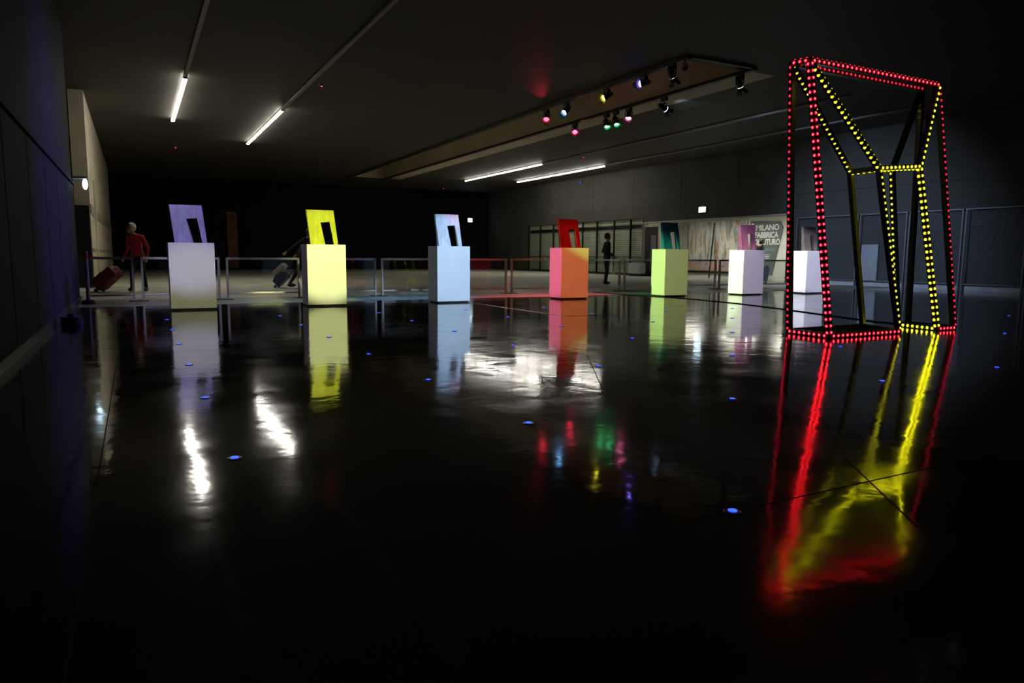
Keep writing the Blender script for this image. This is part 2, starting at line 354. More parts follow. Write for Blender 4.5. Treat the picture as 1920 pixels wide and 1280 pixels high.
# ------------------------------------------------------------------ ceiling line lights
def line_light(x, y_lit0, n, ln, y_end, label, grp='line lights on the ceiling'):
    y0, y1 = min(y_lit0, y_end), max(y_lit0+n*ln, y_end)
    t = empty('line_light', (x, y0, ZC-.021), label, 'ceiling light', grp)
    B((-.04, 0, -.05), (.04, y1-y0, 0)).obj('track', M['track'], t)
    for k in range(n):
        a = y_lit0+k*ln-y0; c, d = a+.04, a+ln-.04
        # shallow trough-shaped diffuser that sends its light downwards
        v = [(-.052, c, -.052), (.052, c, -.052), (.02, c, -.085), (-.02, c, -.085), (-.052, d, -.052), (.052, d, -.052), (.02, d, -.085), (-.02, d, -.085)]
        tb = MB().add(v, [(0,1,2,3),(7,6,5,4),(0,4,5,1),(1,5,6,2),(2,6,7,3),(3,7,4,0)]).obj('tube', M['tube'], t)
        for q in (a+.002, a+ln-.038): B((-.055, q, -.088), (.055, q+.036, -.051)).obj('tube_holder', M['track'], tb)
line_light(1.26, 18.85, 4, 1.57, 9.0, 'shorter lit ceiling line nearest the clad wall, with four tubes')
line_light(3.97, 21.65, 5, 1.44, 9.0, 'lit ceiling line of five tubes second from the clad wall')
line_light(16.45, 28.2, 6, 1.42, 12.6, 'lit ceiling line of six tubes beside the ceiling slot')
line_light(19.25, 27.3, 6, 1.42, 12.6, 'lit ceiling line of six tubes closest to the concrete wall')

# ------------------------------------------------------------------ spotlights on tracks
def sub(a, b): return Vector(a)-Vector(b)
def track_spot(pos, aim, col, power, label, grp, cone=30, blend=.5, lens=8, length=.30, leak=None):
    """pos: pivot of the head; a black can on a yoke below the track adapter"""
    pos = Vector(pos); d = sub(aim, pos).normalized()
    t = empty('track_spotlight', pos, label, 'spotlight', grp)
    h = ZC-.092-pos.z
    MB().box((-.05, -.09, h-.10), (.05, .09, h)).cyl((0, 0, .08), (0, 0, h-.08), .018).obj('adapter', M['black'], t)
    side = d.cross(Vector((0, 0, 1))).normalized()*.10
    MB().beam(side, side+Vector((0, 0, .1)), .018).beam(-side, -side+Vector((0, 0, .1)), .018).beam(side+Vector((0, 0, .1)), -side+Vector((0, 0, .1)), .018).obj('yoke', M['black'], t)
    hs = MB().cyl(-d*length*.5, d*length*.2, .062, .075, n=18, cap=True).cyl(d*length*.2, d*length*.5, .085, .085, n=18, cap=False).cyl(-d*length*.5-d*.03, -d*length*.5, .045, .06, n=18)
    hs.obj('housing', M['black'], t)
    m = emit('lamp_glass', col, lens)
    MB().cyl(d*length*.30, d*length*.32, .074, n=18).obj('lens', m, t)
    bd = MB(); up = side.normalized().cross(d)
    for s_, a in ((1, up), (-1, up), (1, side.normalized()), (-1, side.normalized())):
        o = d*length*.5 + a*s_*.085; e = o + d*.07 + a*s_*.035; q = d.cross(a).normalized()*.06
        bd.add([o-q, o+q, e+q, e-q, o-q+a*s_*.004, o+q+a*s_*.004, e+q+a*s_*.004, e-q+a*s_*.004], [(0,1,2,3),(7,6,5,4),(0,4,5,1),(1,5,6,2),(2,6,7,3),(3,7,4,0)])
    bd.obj('barn_doors', M['black'], t)
    L = bpy.data.lights.new('spot', 'SPOT'); L.energy = power*K_SPOT; L.color = col; L.spot_size = math.radians(cone); L.spot_blend = blend; L.shadow_soft_size = .05
    lo = bpy.data.objects.new('lamp', L); C.objects.link(lo); lo.parent = t; lo.location = d*(length*.5+.02); lo.rotation_euler = d.to_track_quat('-Z', 'Y').to_euler()
    if leak:
        aim2, pw, cn = leak; d2 = sub(aim2, pos).normalized()
        L2 = bpy.data.lights.new('vent_spill', 'SPOT'); L2.energy = pw; L2.color = col; L2.spot_size = math.radians(cn); L2.spot_blend = 1.0; L2.shadow_soft_size = .02
        l2 = bpy.data.objects.new('lamp_spill', L2); C.objects.link(l2); l2.parent = t; l2.location = d2*.22; l2.rotation_euler = d2.to_track_quat('-Z', 'Y').to_euler()
    return t
for x, lab in ((RX0+.02, 'black lighting track along the edge of the ceiling slot nearer the clad wall'), (RX1-.05, 'black lighting track along the edge of the ceiling slot nearer the shop fronts')):
    t = tag(B((x-.06, RY0-.4, ZC-.09), (x+.06, RY1+.3, ZC-.021)).obj('lighting_track', M['black']), lab, 'lighting track', 'lighting tracks')
tag(B((-.4, 5.4, ZC-.08), (10.5, 5.5, ZC-.021)).obj('lighting_track', M['black']), 'black lighting track crossing the hall in front of the plinths', 'lighting track', 'lighting tracks')
tag(B((-.55, 7.0, ZC-.08), (-.45, 12.7, ZC-.021)).obj('lighting_track', M['black']), 'short black lighting track along the top of the clad wall', 'lighting track', 'lighting tracks')
tag(B((RX0+.085, RY0-.42, ZC-.06), (RX1-.115, RY0-.33, ZC-.021)).obj('lighting_track', M['black']), 'short black track closing the near end of the ceiling slot', 'lighting track', 'lighting tracks')

PX = [.478, 2.668, 5.106, 7.967, 10.764, 13.036, 15.152]
PY = [12.667, 12.731, 12.713, 12.832, 12.832, 12.648, 12.565]
PW, PD, PH = .685, .485, 1.092
def pc(i, z): return (PX[i]+PW/2, PY[i], z)
GF = 'spotlights on the track in front of the plinths'
# front washes (each on its own fixture, out of the picture above)
R_ = (1, .04, .08); 
front = [ # plinth, fixture x, aim z, colour, watts, cone
    (0, .3, 1.25, (.60, .56, 1.0), 1150, 14, 'violet'), (0, 1.4, .05, (1.0, 1.0, .5), 560, 14, 'pale yellow'),
    (1, 2.8, 1.0, (.95, 1.0, .40), 4000, 13, 'lemon yellow'), (2, 5.2, .9, (.48, .70, 1.0), 3400, 14, 'pale blue'),
    (3, 7.4, .75, (1.0, .24, .012), 1350, 14, 'orange'), (4, 8.6, .5, (1.0, .60, .42), 430, 12, 'olive'),
    (5, 9.4, .9, (.70, .55, 1.0), 1500, 13, 'lavender'), (6, 10.1, .8, (.70, .70, 1.0), 3300, 11, 'blue white')]
for i, fx, az, col, pw, cn, nm in front:
    track_spot((fx, 5.45, 4.78), pc(i, az), col, pw, nm + ' spotlight aimed at the front of a white plinth', GF, cone=cn, blend=.5, lens=3)
side = [(3, (-.5, 11.4, 4.80), .6, (1.0, .14, .28), 3500, 7.5, 'pink'), (4, (-.5, 10.85, 4.80), .68, (.62, 1.0, .25), 7400, 8, 'lime'),
        (5, (RX0+.02, 12.4, 4.80), .55, (.9, 1.0, .72), 2300, 22, 'added warm white'), (6, (RX1-.05, 12.3, 4.80), .6, (.86, .88, 1.0), 2300, 22, 'added cool white')]  # warm and cool white heads are added; none hang at this slot end
for i, fx, az, col, pw, cn, nm in side:
    track_spot(fx, (PX[i], PY[i]+PD/2, az), col, pw, nm + ' spotlight aimed at the side of a white plinth', 'spotlights aimed along the row of plinths', cone=cn, blend=.5)
# heads on the two tracks of the slot
GS = 'coloured spotlights hanging from the ceiling slot'
HL = [((10.5, 17.83, 4.82), (7.4, 13.5, 0), (1, .03, .06), 1300, 'red spotlight on the slot track nearer the clad wall', 34, ((8.9, 15.8, 5.02), 28, 24)),
      ((10.5, 16.78, 4.82), (4.5, 14.2, 0), (.22, .55, 1), 3200, 'ice blue spotlight between the red and yellow heads', 32, None),
      ((10.5, 14.91, 4.84), (2.0, 13.6, 0), (1, .85, .05), 500, 'yellow spotlight on the slot track nearer the clad wall', 24, None),
      ((10.5, 13.47, 4.86), (-.9, 12.4, 1.6), (.22, .14, 1), 3400, 'violet spotlight at the near end of the slot track', 32, None)]
HR = [((12.3, 19.14, 4.80), (8.8, 13.5, 0), (1, .03, .08), 1300, 'red spotlight on the slot track nearer the shop fronts', 30, ((11.9, 17.6, 5.4), 40, 60)),
      ((12.3, 17.45, 4.74), (11, 14.0, 0), (.1, 1, .3), 200, 'green spotlight beside its green twin, further along the slot', 24, None),
      ((12.3, 17.0, 4.74), (11.5, 13.6, 0), (.1, 1, .3), 200, 'green spotlight next to the pink head', 24, None),
      ((12.3, 16.4, 4.80), (9.4, 13.6, 0), (1, .2, .45), 250, 'pink spotlight next to the green pair', 24, None),
      ((12.3, 14.91, 4.74), (21.4, 15.6, 1.0), (.5, .66, 1), 1900, 'blue white spotlight at the near end of the shop side track', 62, ((16.0, 16.6, 5.06), 60, 50))]
for pos, aim, col, pw, lab, cn, lk in HL+HR:
    track_spot(pos, aim, col, pw, lab, GS, cone=cn, blend=1.0, lens=14, leak=lk)

# dome camera at the near corner of the slot
t = empty('dome_camera', (10.42, 12.0, ZC), 'small beige dome camera below the near corner of the ceiling slot', 'camera')
MB().cyl((0, 0, -.16), (0, 0, -.085), .02, n=10).cyl((0, 0, -.22), (0, 0, -.15), .075, .06, n=20).obj('bracket', M['beige'], t)
MB().ball((0, 0, -.23), (.07, .07, .07), 16, 10).obj('dome', M['black'], t, smooth=True)
MB().cyl((0, 0, -.235), (0, 0, -.215), .079, n=20).obj('collar', M['beige'], t)
for p, lb in (((1.64, 31.6), 'beyond the shorter lit ceiling line'), ((16.9, 25.6), 'between the two six-tube ceiling lines'), ((4.3, 18.3), 'beside the unlit run of the five-tube line'), ((17.3, 42), 'near the far dark wall')):
    t = empty('smoke_detector', (p[0], p[1], ZC), 'small round smoke detector with a red light, ' + lb, 'smoke detector', 'smoke detectors')
    MB().cyl((0, 0, -.05), (0, 0, 0), .05, .06, n=16).obj('body', M['track'], t)
    MB().ball((0, -.03, -.052), .012, 8, 6).obj('indicator', M['red_led'], t)

# ------------------------------------------------------------------ LED frame and the small casts share one shape
SH = dict(A=(0, 0, 0), B=(2.40, 0, 0), C=(.04, .60, 0), D=(2.34, .58, 0), A1=(-.25, .27, 3.07), B1=(2.11, .27, 3.07), C1=(-.31, .46, 3.07), D1=(2.14, .5, 3.07),
          S1=(1.26, 0, 0), S2=(2.04, 0, 0), S3=(1.45, .62, 0), S4=(2.12, .58, 0), T1=(.93, .18, 1.96), T2=(1.71, .18, 2.03), T3=(.98, .6, 1.96), T4=(1.80, .6, 2.03))
SH = {k: Vector(v) for k, v in SH.items()}
FACES = [('A', 'A1', 'T1', 'S1'), ('A1', 'B1', 'T2', 'T1'), ('B1', 'B', 'S2', 'T2'), ('C', 'S3', 'T3', 'C1'), ('C1', 'T3', 'T4', 'D1'), ('D1', 'T4', 'S4', 'D'),
         ('A', 'C', 'C1', 'A1'), ('B', 'B1', 'D1', 'D'), ('A1', 'C1', 'D1', 'B1'), ('S1', 'T1', 'T3', 'S3'), ('S2', 'S4', 'T4', 'T2'), ('T1', 'T2', 'T4', 'T3'), ('A', 'S1', 'S3', 'C'), ('S2', 'B', 'D', 'S4')]
frame_root = empty('led_frame', (7.01, 5.45, .03), 'tall black frame sculpture outlined with red and yellow bulbs', 'light sculpture')
TH = .058
NX, NY, PX_, PY_, UP, DN = Vector((-1, 0, 0)), Vector((0, -1, 0)), Vector((1, 0, 0)), Vector((0, 1, 0)), Vector((0, 0, 1)), Vector((0, 0, -1))
FL_ = Vector((-.6, -.5, -.5)); FU_ = Vector((.6, -.5, .5)); FR_ = Vector((.45, -.9, 0))
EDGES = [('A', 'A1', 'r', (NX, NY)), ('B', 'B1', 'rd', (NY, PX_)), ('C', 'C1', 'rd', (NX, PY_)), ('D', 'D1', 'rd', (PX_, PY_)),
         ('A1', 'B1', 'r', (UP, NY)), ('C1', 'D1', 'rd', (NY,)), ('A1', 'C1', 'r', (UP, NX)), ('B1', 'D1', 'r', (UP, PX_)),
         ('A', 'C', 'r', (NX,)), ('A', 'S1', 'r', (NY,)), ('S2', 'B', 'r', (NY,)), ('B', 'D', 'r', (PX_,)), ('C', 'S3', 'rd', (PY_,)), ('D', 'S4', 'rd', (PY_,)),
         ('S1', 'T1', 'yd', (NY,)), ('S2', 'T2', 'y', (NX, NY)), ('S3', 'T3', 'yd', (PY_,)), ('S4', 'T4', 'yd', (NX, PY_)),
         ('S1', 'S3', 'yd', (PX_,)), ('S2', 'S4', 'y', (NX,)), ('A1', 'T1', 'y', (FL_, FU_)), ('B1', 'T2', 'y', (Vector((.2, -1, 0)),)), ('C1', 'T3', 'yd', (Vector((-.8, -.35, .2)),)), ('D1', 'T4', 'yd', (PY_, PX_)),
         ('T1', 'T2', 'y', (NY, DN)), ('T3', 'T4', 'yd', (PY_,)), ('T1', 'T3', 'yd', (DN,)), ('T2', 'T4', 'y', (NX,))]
def bulb_mesh(nm, mi_glow, mi_halo):
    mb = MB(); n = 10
    mb.cyl((0, 0, 0), (0, 0, .005), .021, .019, n=n, mi=1)  # flat disc that carries the painted halo
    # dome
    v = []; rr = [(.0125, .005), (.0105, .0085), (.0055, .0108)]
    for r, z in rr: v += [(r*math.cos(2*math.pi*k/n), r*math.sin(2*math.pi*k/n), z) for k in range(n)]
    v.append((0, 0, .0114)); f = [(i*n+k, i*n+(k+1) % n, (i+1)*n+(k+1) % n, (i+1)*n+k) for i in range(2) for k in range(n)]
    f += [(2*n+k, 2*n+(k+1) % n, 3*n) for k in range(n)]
    mb.add(v, f, 0); return mb.mesh(nm, [mi_glow, mi_halo]), mb
KEYS = {'r': ('red_led', 'red_halo'), 'y': ('yel_led', 'yel_halo'), 'rd': ('red_dim', 'red_dim_halo'), 'yd': ('yel_dim', 'yel_dim_halo')}
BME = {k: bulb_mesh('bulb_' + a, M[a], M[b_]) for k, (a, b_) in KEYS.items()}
bulbs = []
for a, b_, c, ns in EDGES:
    p0, p1 = SH[a], SH[b_]
    d = (p1-p0).normalized(); L = (p1-p0).length
    bo = MB().beam(p0-d*TH*.35, p1+d*TH*.35, TH).obj('beam', M['frame'], frame_root)
    n = max(3, int(round(L/.078)))
    for nn in ns:
        q = (nn - d*nn.dot(d)).normalized()
        for k in range(n):
            p = p0 + d*(L*(k+.5)/n) + q*(TH*.5+.0005)
            wp = p + frame_root.location; vdir = (CAM-wp)
            bulbs.append((vdir.normalized().dot(q), wp, p, q, d, c, bo))
facing = sorted([b_ for b_ in bulbs if b_[0] > .06], key=lambda b_: -b_[0]/(b_[1]-CAM).length)
top = set(id(x) for x in facing[:300])
rest = MB()
for bl in bulbs:
    _, wp, p, q, d, c, bo = bl
    mtx = Matrix((d.cross(q), d, q)).transposed()   # local z along q
    x = q.orthogonal().normalized(); y = q.cross(x)
    rot = Matrix((x, y, q)).transposed()
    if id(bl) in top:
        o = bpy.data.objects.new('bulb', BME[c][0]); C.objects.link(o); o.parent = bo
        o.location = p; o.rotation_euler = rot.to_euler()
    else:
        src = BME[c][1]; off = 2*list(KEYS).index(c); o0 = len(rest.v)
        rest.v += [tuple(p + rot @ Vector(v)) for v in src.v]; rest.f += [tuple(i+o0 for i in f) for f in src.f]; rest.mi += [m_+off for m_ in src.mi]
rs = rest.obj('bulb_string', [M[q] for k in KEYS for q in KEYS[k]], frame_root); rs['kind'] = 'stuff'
ft = MB()
for k in 'ABCD': p = SH[k]; ft.cyl((p.x, p.y, -.03), (p.x, p.y, -.025), .025, n=10)
for k in 'ABCD':
    p = SH[k]; MB().cyl((p.x, p.y, -.03), (p.x, p.y, -.028+.0), .03, n=12).obj('foot', M['rubber'], frame_root)

# ------------------------------------------------------------------ plinths with the seven casts
plabels = ['white plinth washed violet to pale yellow, nearest the clad wall', 'white plinth washed lemon yellow under the yellow cast', 'white plinth washed pale blue under the ice white cast',
           'white plinth with one pink and one orange face', 'white plinth with a lime green face and an olive face', 'white plinth with a creamy face and a lavender face', 'white plinth washed blue white, seen beside the bulb frame']
slabels = ['lavender cast block with a slot, on the plinth nearest the clad wall', 'yellow resin block with a slot, on the lemon yellow plinth', 'ice white block with a slot, on the pale blue plinth',
           'deep red resin block with a slot, on the pink and orange plinth', 'teal green resin block with a slot, on the lime plinth', 'clear pink resin block with a slot, on the lavender plinth', 'smoky clear resin block with a slot, seen beside the bulb frame']
rcol = [((.50, .46, .72), .03), ((.62, .64, .03), .04), ((.84, .88, .95), .04), ((.34, .003, .008), .12), ((.02, .27, .55), .25), ((.62, .22, .42), .52), ((.36, .30, .26), .62)]
body_me = None
for i in range(7):
    t = empty('plinth', (PX[i], PY[i], 0), plabels[i], 'plinth', 'white plinths in a row')
    if body_me is None:
        bo = B((0, 0, .03), (PW, PD, PH)).obj('body', M['plinth'], t, bevel=.003); body_me = bo.data
        ba = B((.03, .03, 0), (PW-.03, PD-.03, .03)).obj('base', M['black'], t); base_me = ba.data
    else:
        for nm, me in (('body', body_me), ('base', base_me)):
            o = bpy.data.objects.new(nm, me); C.objects.link(o); o.parent = t
    keys = list(SH); ix = {k: n for n, k in enumerate(keys)}; s = .204
    mb = MB(); mb.add([(SH[k].x*s, SH[k].y*s, SH[k].z*.2) for k in keys], [tuple(ix[k] for k in f) for f in FACES])
    o = mb.obj('slotted_block', resin('resin_cast', *rcol[i]))
    bm = bmesh.new(); bm.from_mesh(o.data); bmesh.ops.bevel(bm, geom=list(bm.edges), offset=.003, segments=1, affect='EDGES'); bm.to_mesh(o.data); bm.free()
    o.location = (PX[i]+.105, PY[i]+.17, PH)
    tag(o, slabels[i], 'sculpture', 'cast blocks on the plinths')

# ------------------------------------------------------------------ glass barriers
GY = 15.45
def barrier(x0, x1, label):
    t = empty('barrier', (x0, GY, 0), label, 'barrier', 'glass barriers across the hall'); W = x1-x0
    for x in (.02, W-.02):
        B((x-.02, -.03, .012), (x+.02, .03, .845)).obj('post', M['post'], t, bevel=.004)
        B((x-.09, -.16, 0), (x+.09, .16, .012)).obj('base_plate', M['black'], t)
    B((.04, -.025, .80), (W-.04, .025, .845)).obj('top_rail', M['steel'], t, bevel=.004)
    B((.04, -.02, .10), (W-.04, .02, .135)).obj('bottom_rail', M['steel'], t, bevel=.004)
    B((.045, -.005, .137), (W-.045, .005, .798)).obj('pane', M['glass'], t)
bx = [-.9, .03, 1.56, 3.13, 4.8, 6.42, 8.08, 9.75, 11.5, 13.2, 14.9, 16.6, 18.3]
bl = ['against the beige wall end behind the suitcase walker', 'beside the violet plinth', 'between the violet and yellow plinths', 'behind the yellow plinth', 'between the yellow and blue plinths',
      'behind the pale blue plinth', 'between the blue and pink plinths', 'behind the pink and orange plinth', 'in front of the standing navy figure', 'behind the lime plinth', 'between the lime and lavender plinths', 'beside the lavender plinth']
for k in range(len(bx)-1):
    barrier(bx[k]+.06, bx[k+1]-.06, 'steel framed glass barrier ' + bl[k])
# stanchion and weights by the clad wall
t = empty('stanchion', (-.78, 14.9, 0), 'pale post with red tag and black round foot beside the clad wall end', 'post')
MB().cyl((0, 0, .05), (0, 0, .95), .035, .03, n=14).obj('post', M['post'], t); MB().cyl((0, 0, 0), (0, 0, .07), .12, .09, n=20).obj('foot', M['rubber'], t)
MB().cyl((.0, 0, .82), (.0, 0, .93), .037, n=14).obj('tag_band', M['red_tag'], t)
tag(MB().cyl((0, 0, 0), (0, 0, .1), .13, .12, n=22).cyl((0, 0, .1), (0, 0, .14), .05, .04, n=14).obj('floor_weight', M['rubber'], loc=(-.76, 10.7, 0)), 'round black weight at the foot of the clad wall', 'weight')

# ------------------------------------------------------------------ wire mesh screens on the right wall
py = [18.2, 15.65, 13.95, 12.25, 10.55, 8.85, 7.15]
ml = ['beside the opening', 'behind the bulb frame, with the pale board', 'third along from the opening', 'fourth along from the opening', 'fifth along from the opening', 'sixth along from the opening']
for k in range(6):
    y1, y0 = py[k], py[k+1]; W = y1-y0-.06
    t = empty('mesh_screen', (XR-.12, y0+.03, 0), 'tall wire mesh screen along the concrete wall, ' + ml[k], 'screen', 'wire mesh screens')
    for y in (.02, W-.02): B((-.02, y-.02, 0), (.02, y+.02, 2.36)).obj('post', M['mesh'], t)
    B((-.02, .04, 2.32), (.02, W-.04, 2.36)).obj('top_rail', M['mesh'], t); B((-.02, .04, .17), (.02, W-.04, .20)).obj('bottom_rail', M['mesh'], t)
    wm = MB(); n = int(W/.055)
    for j in range(1, n): wm.box((-.002, j*W/n-.0025, .2), (.002, j*W/n+.0025, 2.32))
    for j in range(1, 39): wm.box((.002, .04, .2+j*.0545-.0025), (.006, W-.04, .2+j*.0545+.0025))
    o = wm.obj('wire_grid', M['mesh'], t); o['kind'] = 'stuff'
tag(B((XR-.07, 14.95, .17), (XR-.04, 15.55, 1.36)).obj('notice_board', M['board'], bevel=.004), 'pale upright board standing behind the wire mesh', 'board')

# ------------------------------------------------------------------ exit lights
def exit_sign(name, loc, rz, sz, label):
    t = empty(name, loc, label, 'sign', 'lit exit boxes', rz); w_, h_ = sz
    B((-w_/2, -.06, -h_/2), (w_/2, 0, h_/2)).obj('housing', M['sign_box'], t, bevel=.006)
    B((-w_/2+.012, -.066, -h_/2+.012), (w_/2-.012, -.0605, h_/2-.012)).obj('lit_face', M['sign'], t)
    MB().cyl((0, -.03, h_/2), (0, -.03, h_/2+.12), .012, n=8).obj('bracket', M['sign_box'], t)
exit_sign('exit_sign', (XR-.001, 23.17, 2.91), -math.pi/2, (.42, .24), 'glowing white exit box on the concrete wall above the opening')
exit_sign('exit_sign', (20.0, YB-.051, 3.26), 0, (.34, .26), 'small glowing white exit box in the far dark corner')
t = empty('wall_lamp', (XL, 15.8, 2.2), 'glowing bluish white lamp projecting from the end of the clad wall', 'lamp')
B((0, -.04, .1), (.26, .04, .14)).obj('arm', M['sign_box'], t); MB().ball((.22, 0, 0), (.045, .045, .1), 16, 12).obj('globe', M['sign'], t, smooth=True)
t = empty('blue_beacon', (XR-.002, 32.58, 4.82), 'tiny blue light high on the concrete wall', 'lamp')
MB().cyl((-.05, 0, 0), (0, 0, 0), .05, n=14).obj('body', M['black'], t); MB().ball((-.06, 0, 0), .035, 10, 7).obj('lens', M['blue'], t)

# ------------------------------------------------------------------ poster and mural in the side concourse
XP = XC-.06
t = empty('poster', (XP, 23.9, 0), 'slate grey printed panel with a slanted edge and white capitals', 'poster')
out = [(.95, 2.62), (-.80, 2.56), (-.98, 2.28), (-.45, .12), (.95, .12)]
mb = MB(); n = len(out); mb.add([(0, y, z) for y, z in out]+[(.04, y, z) for y, z in out], [tuple(range(n)), tuple(range(2*n-1, n-1, -1))]+[(k, (k+1) % n, n+(k+1) % n, n+k) for k in range(n)])
mb.obj('panel', M['poster'], t)
def text(body, y, z, size, m, name='lettering', sx=1.0, off=.0, mono=False):
    cu = bpy.data.curves.new('txt', 'FONT'); cu.body = body; cu.size = size; cu.extrude = .002; cu.offset = off; cu.resolution_u = 3; cu.space_character = .95 if not mono else 1.15
    o = bpy.data.objects.new('txt', cu); C.objects.link(o); dg = bpy.context.evaluated_depsgraph_get(); dg.update()
    me = bpy.data.meshes.new_from_object(o.evaluated_get(dg)); C.objects.unlink(o); bpy.data.objects.remove(o)
    # text x -> -y, text y -> z, facing -x
    for v in me.vertices: x, yy, zz = v.co; v.co = (-.004-zz, y-x*sx, z+yy)
    me.materials.clear(); me.materials.append(M[m]); ob = bpy.data.objects.new(name, me); C.objects.link(ob); ob.parent = t; return ob
text('MILANO', .60, 2.17, .37, 'ink', sx=1.02, off=.008); text('FABBRICA', .65, 1.83, .37, 'ink', sx=.87, off=.008); text('DI FUTURO', .66, 1.50, .37, 'ink', sx=.83, off=.008)
text('es Martino', .55, 1.22, .22, 'ink2', sx=1.0, mono=True)
for k in range(3): B((-.006, -.28, 1.02-k*.075), (-.001, .4 - .06*(k % 2), 1.045-k*.075)).obj('small_print', M['ink'], t)
for k, (y0, y1, z) in enumerate(((.74, .88, 2.45), (.78, .88, 2.33), (.74, .88, 2.2), (.80, .88, 2.05))): B((-.006, y0, z), (-.001, y1, z+.05)).obj('emblem_bar', M['ink'], t)
text('omi', .35, .42, .13, 'ink')
mu = empty('mural', (XC-.05, 27.4, 0), 'large painted mural of pale wavering uprights over an orange foot', 'mural')
B((0, -2.35, .22), (.05, 2.5, 2.72)).obj('canvas', M['mural'], mu)
B((-.03, -2.4, .1), (.05, 2.55, .2)).obj('plinth_rail', M['black'], mu)
tag(MB().cyl((22.5, 23.85, 0), (22.5, 23.62, 2.4), .03, n=10).obj('pole', M['black']), 'thin black leaning pole in front of the mural', 'pole')
t = empty('wall_sign', (XC-.03, 22.35, 2.28), 'small dark green sign beside the grey poster', 'sign'); B((0, -.25, -.2), (.02, .2, .2)).obj('plate', M['teal'], t, bevel=.004); B((-.003, -.2, -.02), (-.0005, .15, .03)).obj('print_bar', M['ink2'], t)
t = empty('low_cabinet', (20.95, 27.0, 0), 'pale low cabinet beside the shop glass', 'cabinet')
B((-.2, -.4, .12), (.2, .4, .62)).obj('body', M['board'], t, bevel=.006); B((-.17, -.36, 0), (.17, .36, .12)).obj('base', M['black'], t); B((-.206, -.38, .14), (-.201, -.005, .6)).obj('door', M['board'], t); B((-.206, .005, .14), (-.201, .38, .6)).obj('door', M['board'], t)

# ------------------------------------------------------------------ blue lights let into the floor
G0, GX, GYY = 1.525, .354, 1.822
ring_me = None
def clear(x, y):
    if 6.7 < x < 9.7 and 5.2 < y < 6.3: return False
    return all(not (PX[i]-.1 < x < PX[i]+PW+.1 and PY[i]-.1 < y < PY[i]+PD+.1) for i in range(7))
for i in range(0, 9):
    for j in range(0, 8):
        x, y = GX+i*G0, GYY+j*G0
        if not ((i <= 4 and 1 <= j <= 6) or (i, j) in ((1, 0), (5, 4), (5, 5), (6, 2), (8, 3), (6, 5))) or not clear(x, y): continue
        t = empty('floor_light', (x, y, 0), 'small round blue light let into the dark floor', 'floor light', 'grid of blue floor lights')
        if ring_me is None:
            r_ = MB().cyl((0, 0, .0003), (0, 0, .004), .034, .030, n=18).obj('ring', M['ring'], t); ring_me = r_.data
            l_ = MB().cyl((0, 0, .004), (0, 0, .007), .017, .015, n=16).obj('lens', M['blue'], t); lens_me = l_.data
        else:
            for nm, me in (('ring', ring_me), ('lens', lens_me)):
                o = bpy.data.objects.new(nm, me); C.objects.link(o); o.parent = t

# cable across the floor
cp = [(10.35, 15.1), (10.4, 14.0), (10.62, 12.9), (10.72, 12.0), (10.6, 10.6), (10.3, 9.3), (9.9, 8.0), (9.55, 6.9), (9.40, 6.15)]
pts = []
for k in range(len(cp)-1):
    p = [Vector(cp[max(0, min(len(cp)-1, k+d))]) for d in (-1, 0, 1, 2)]
    for s_ in range(6):
        u = s_/6; pts.append(.5*((2*p[1]) + (p[2]-p[0])*u + (2*p[0]-5*p[1]+4*p[2]-p[3])*u*u + (3*p[1]-p[0]-3*p[2]+p[3])*u**3))
tag(MB().tube([(q.x, q.y, .008) for q in pts], .008).obj('power_cable', M['rubber'], smooth=True), 'thin black cable curving over the floor to the bulb frame', 'cable')

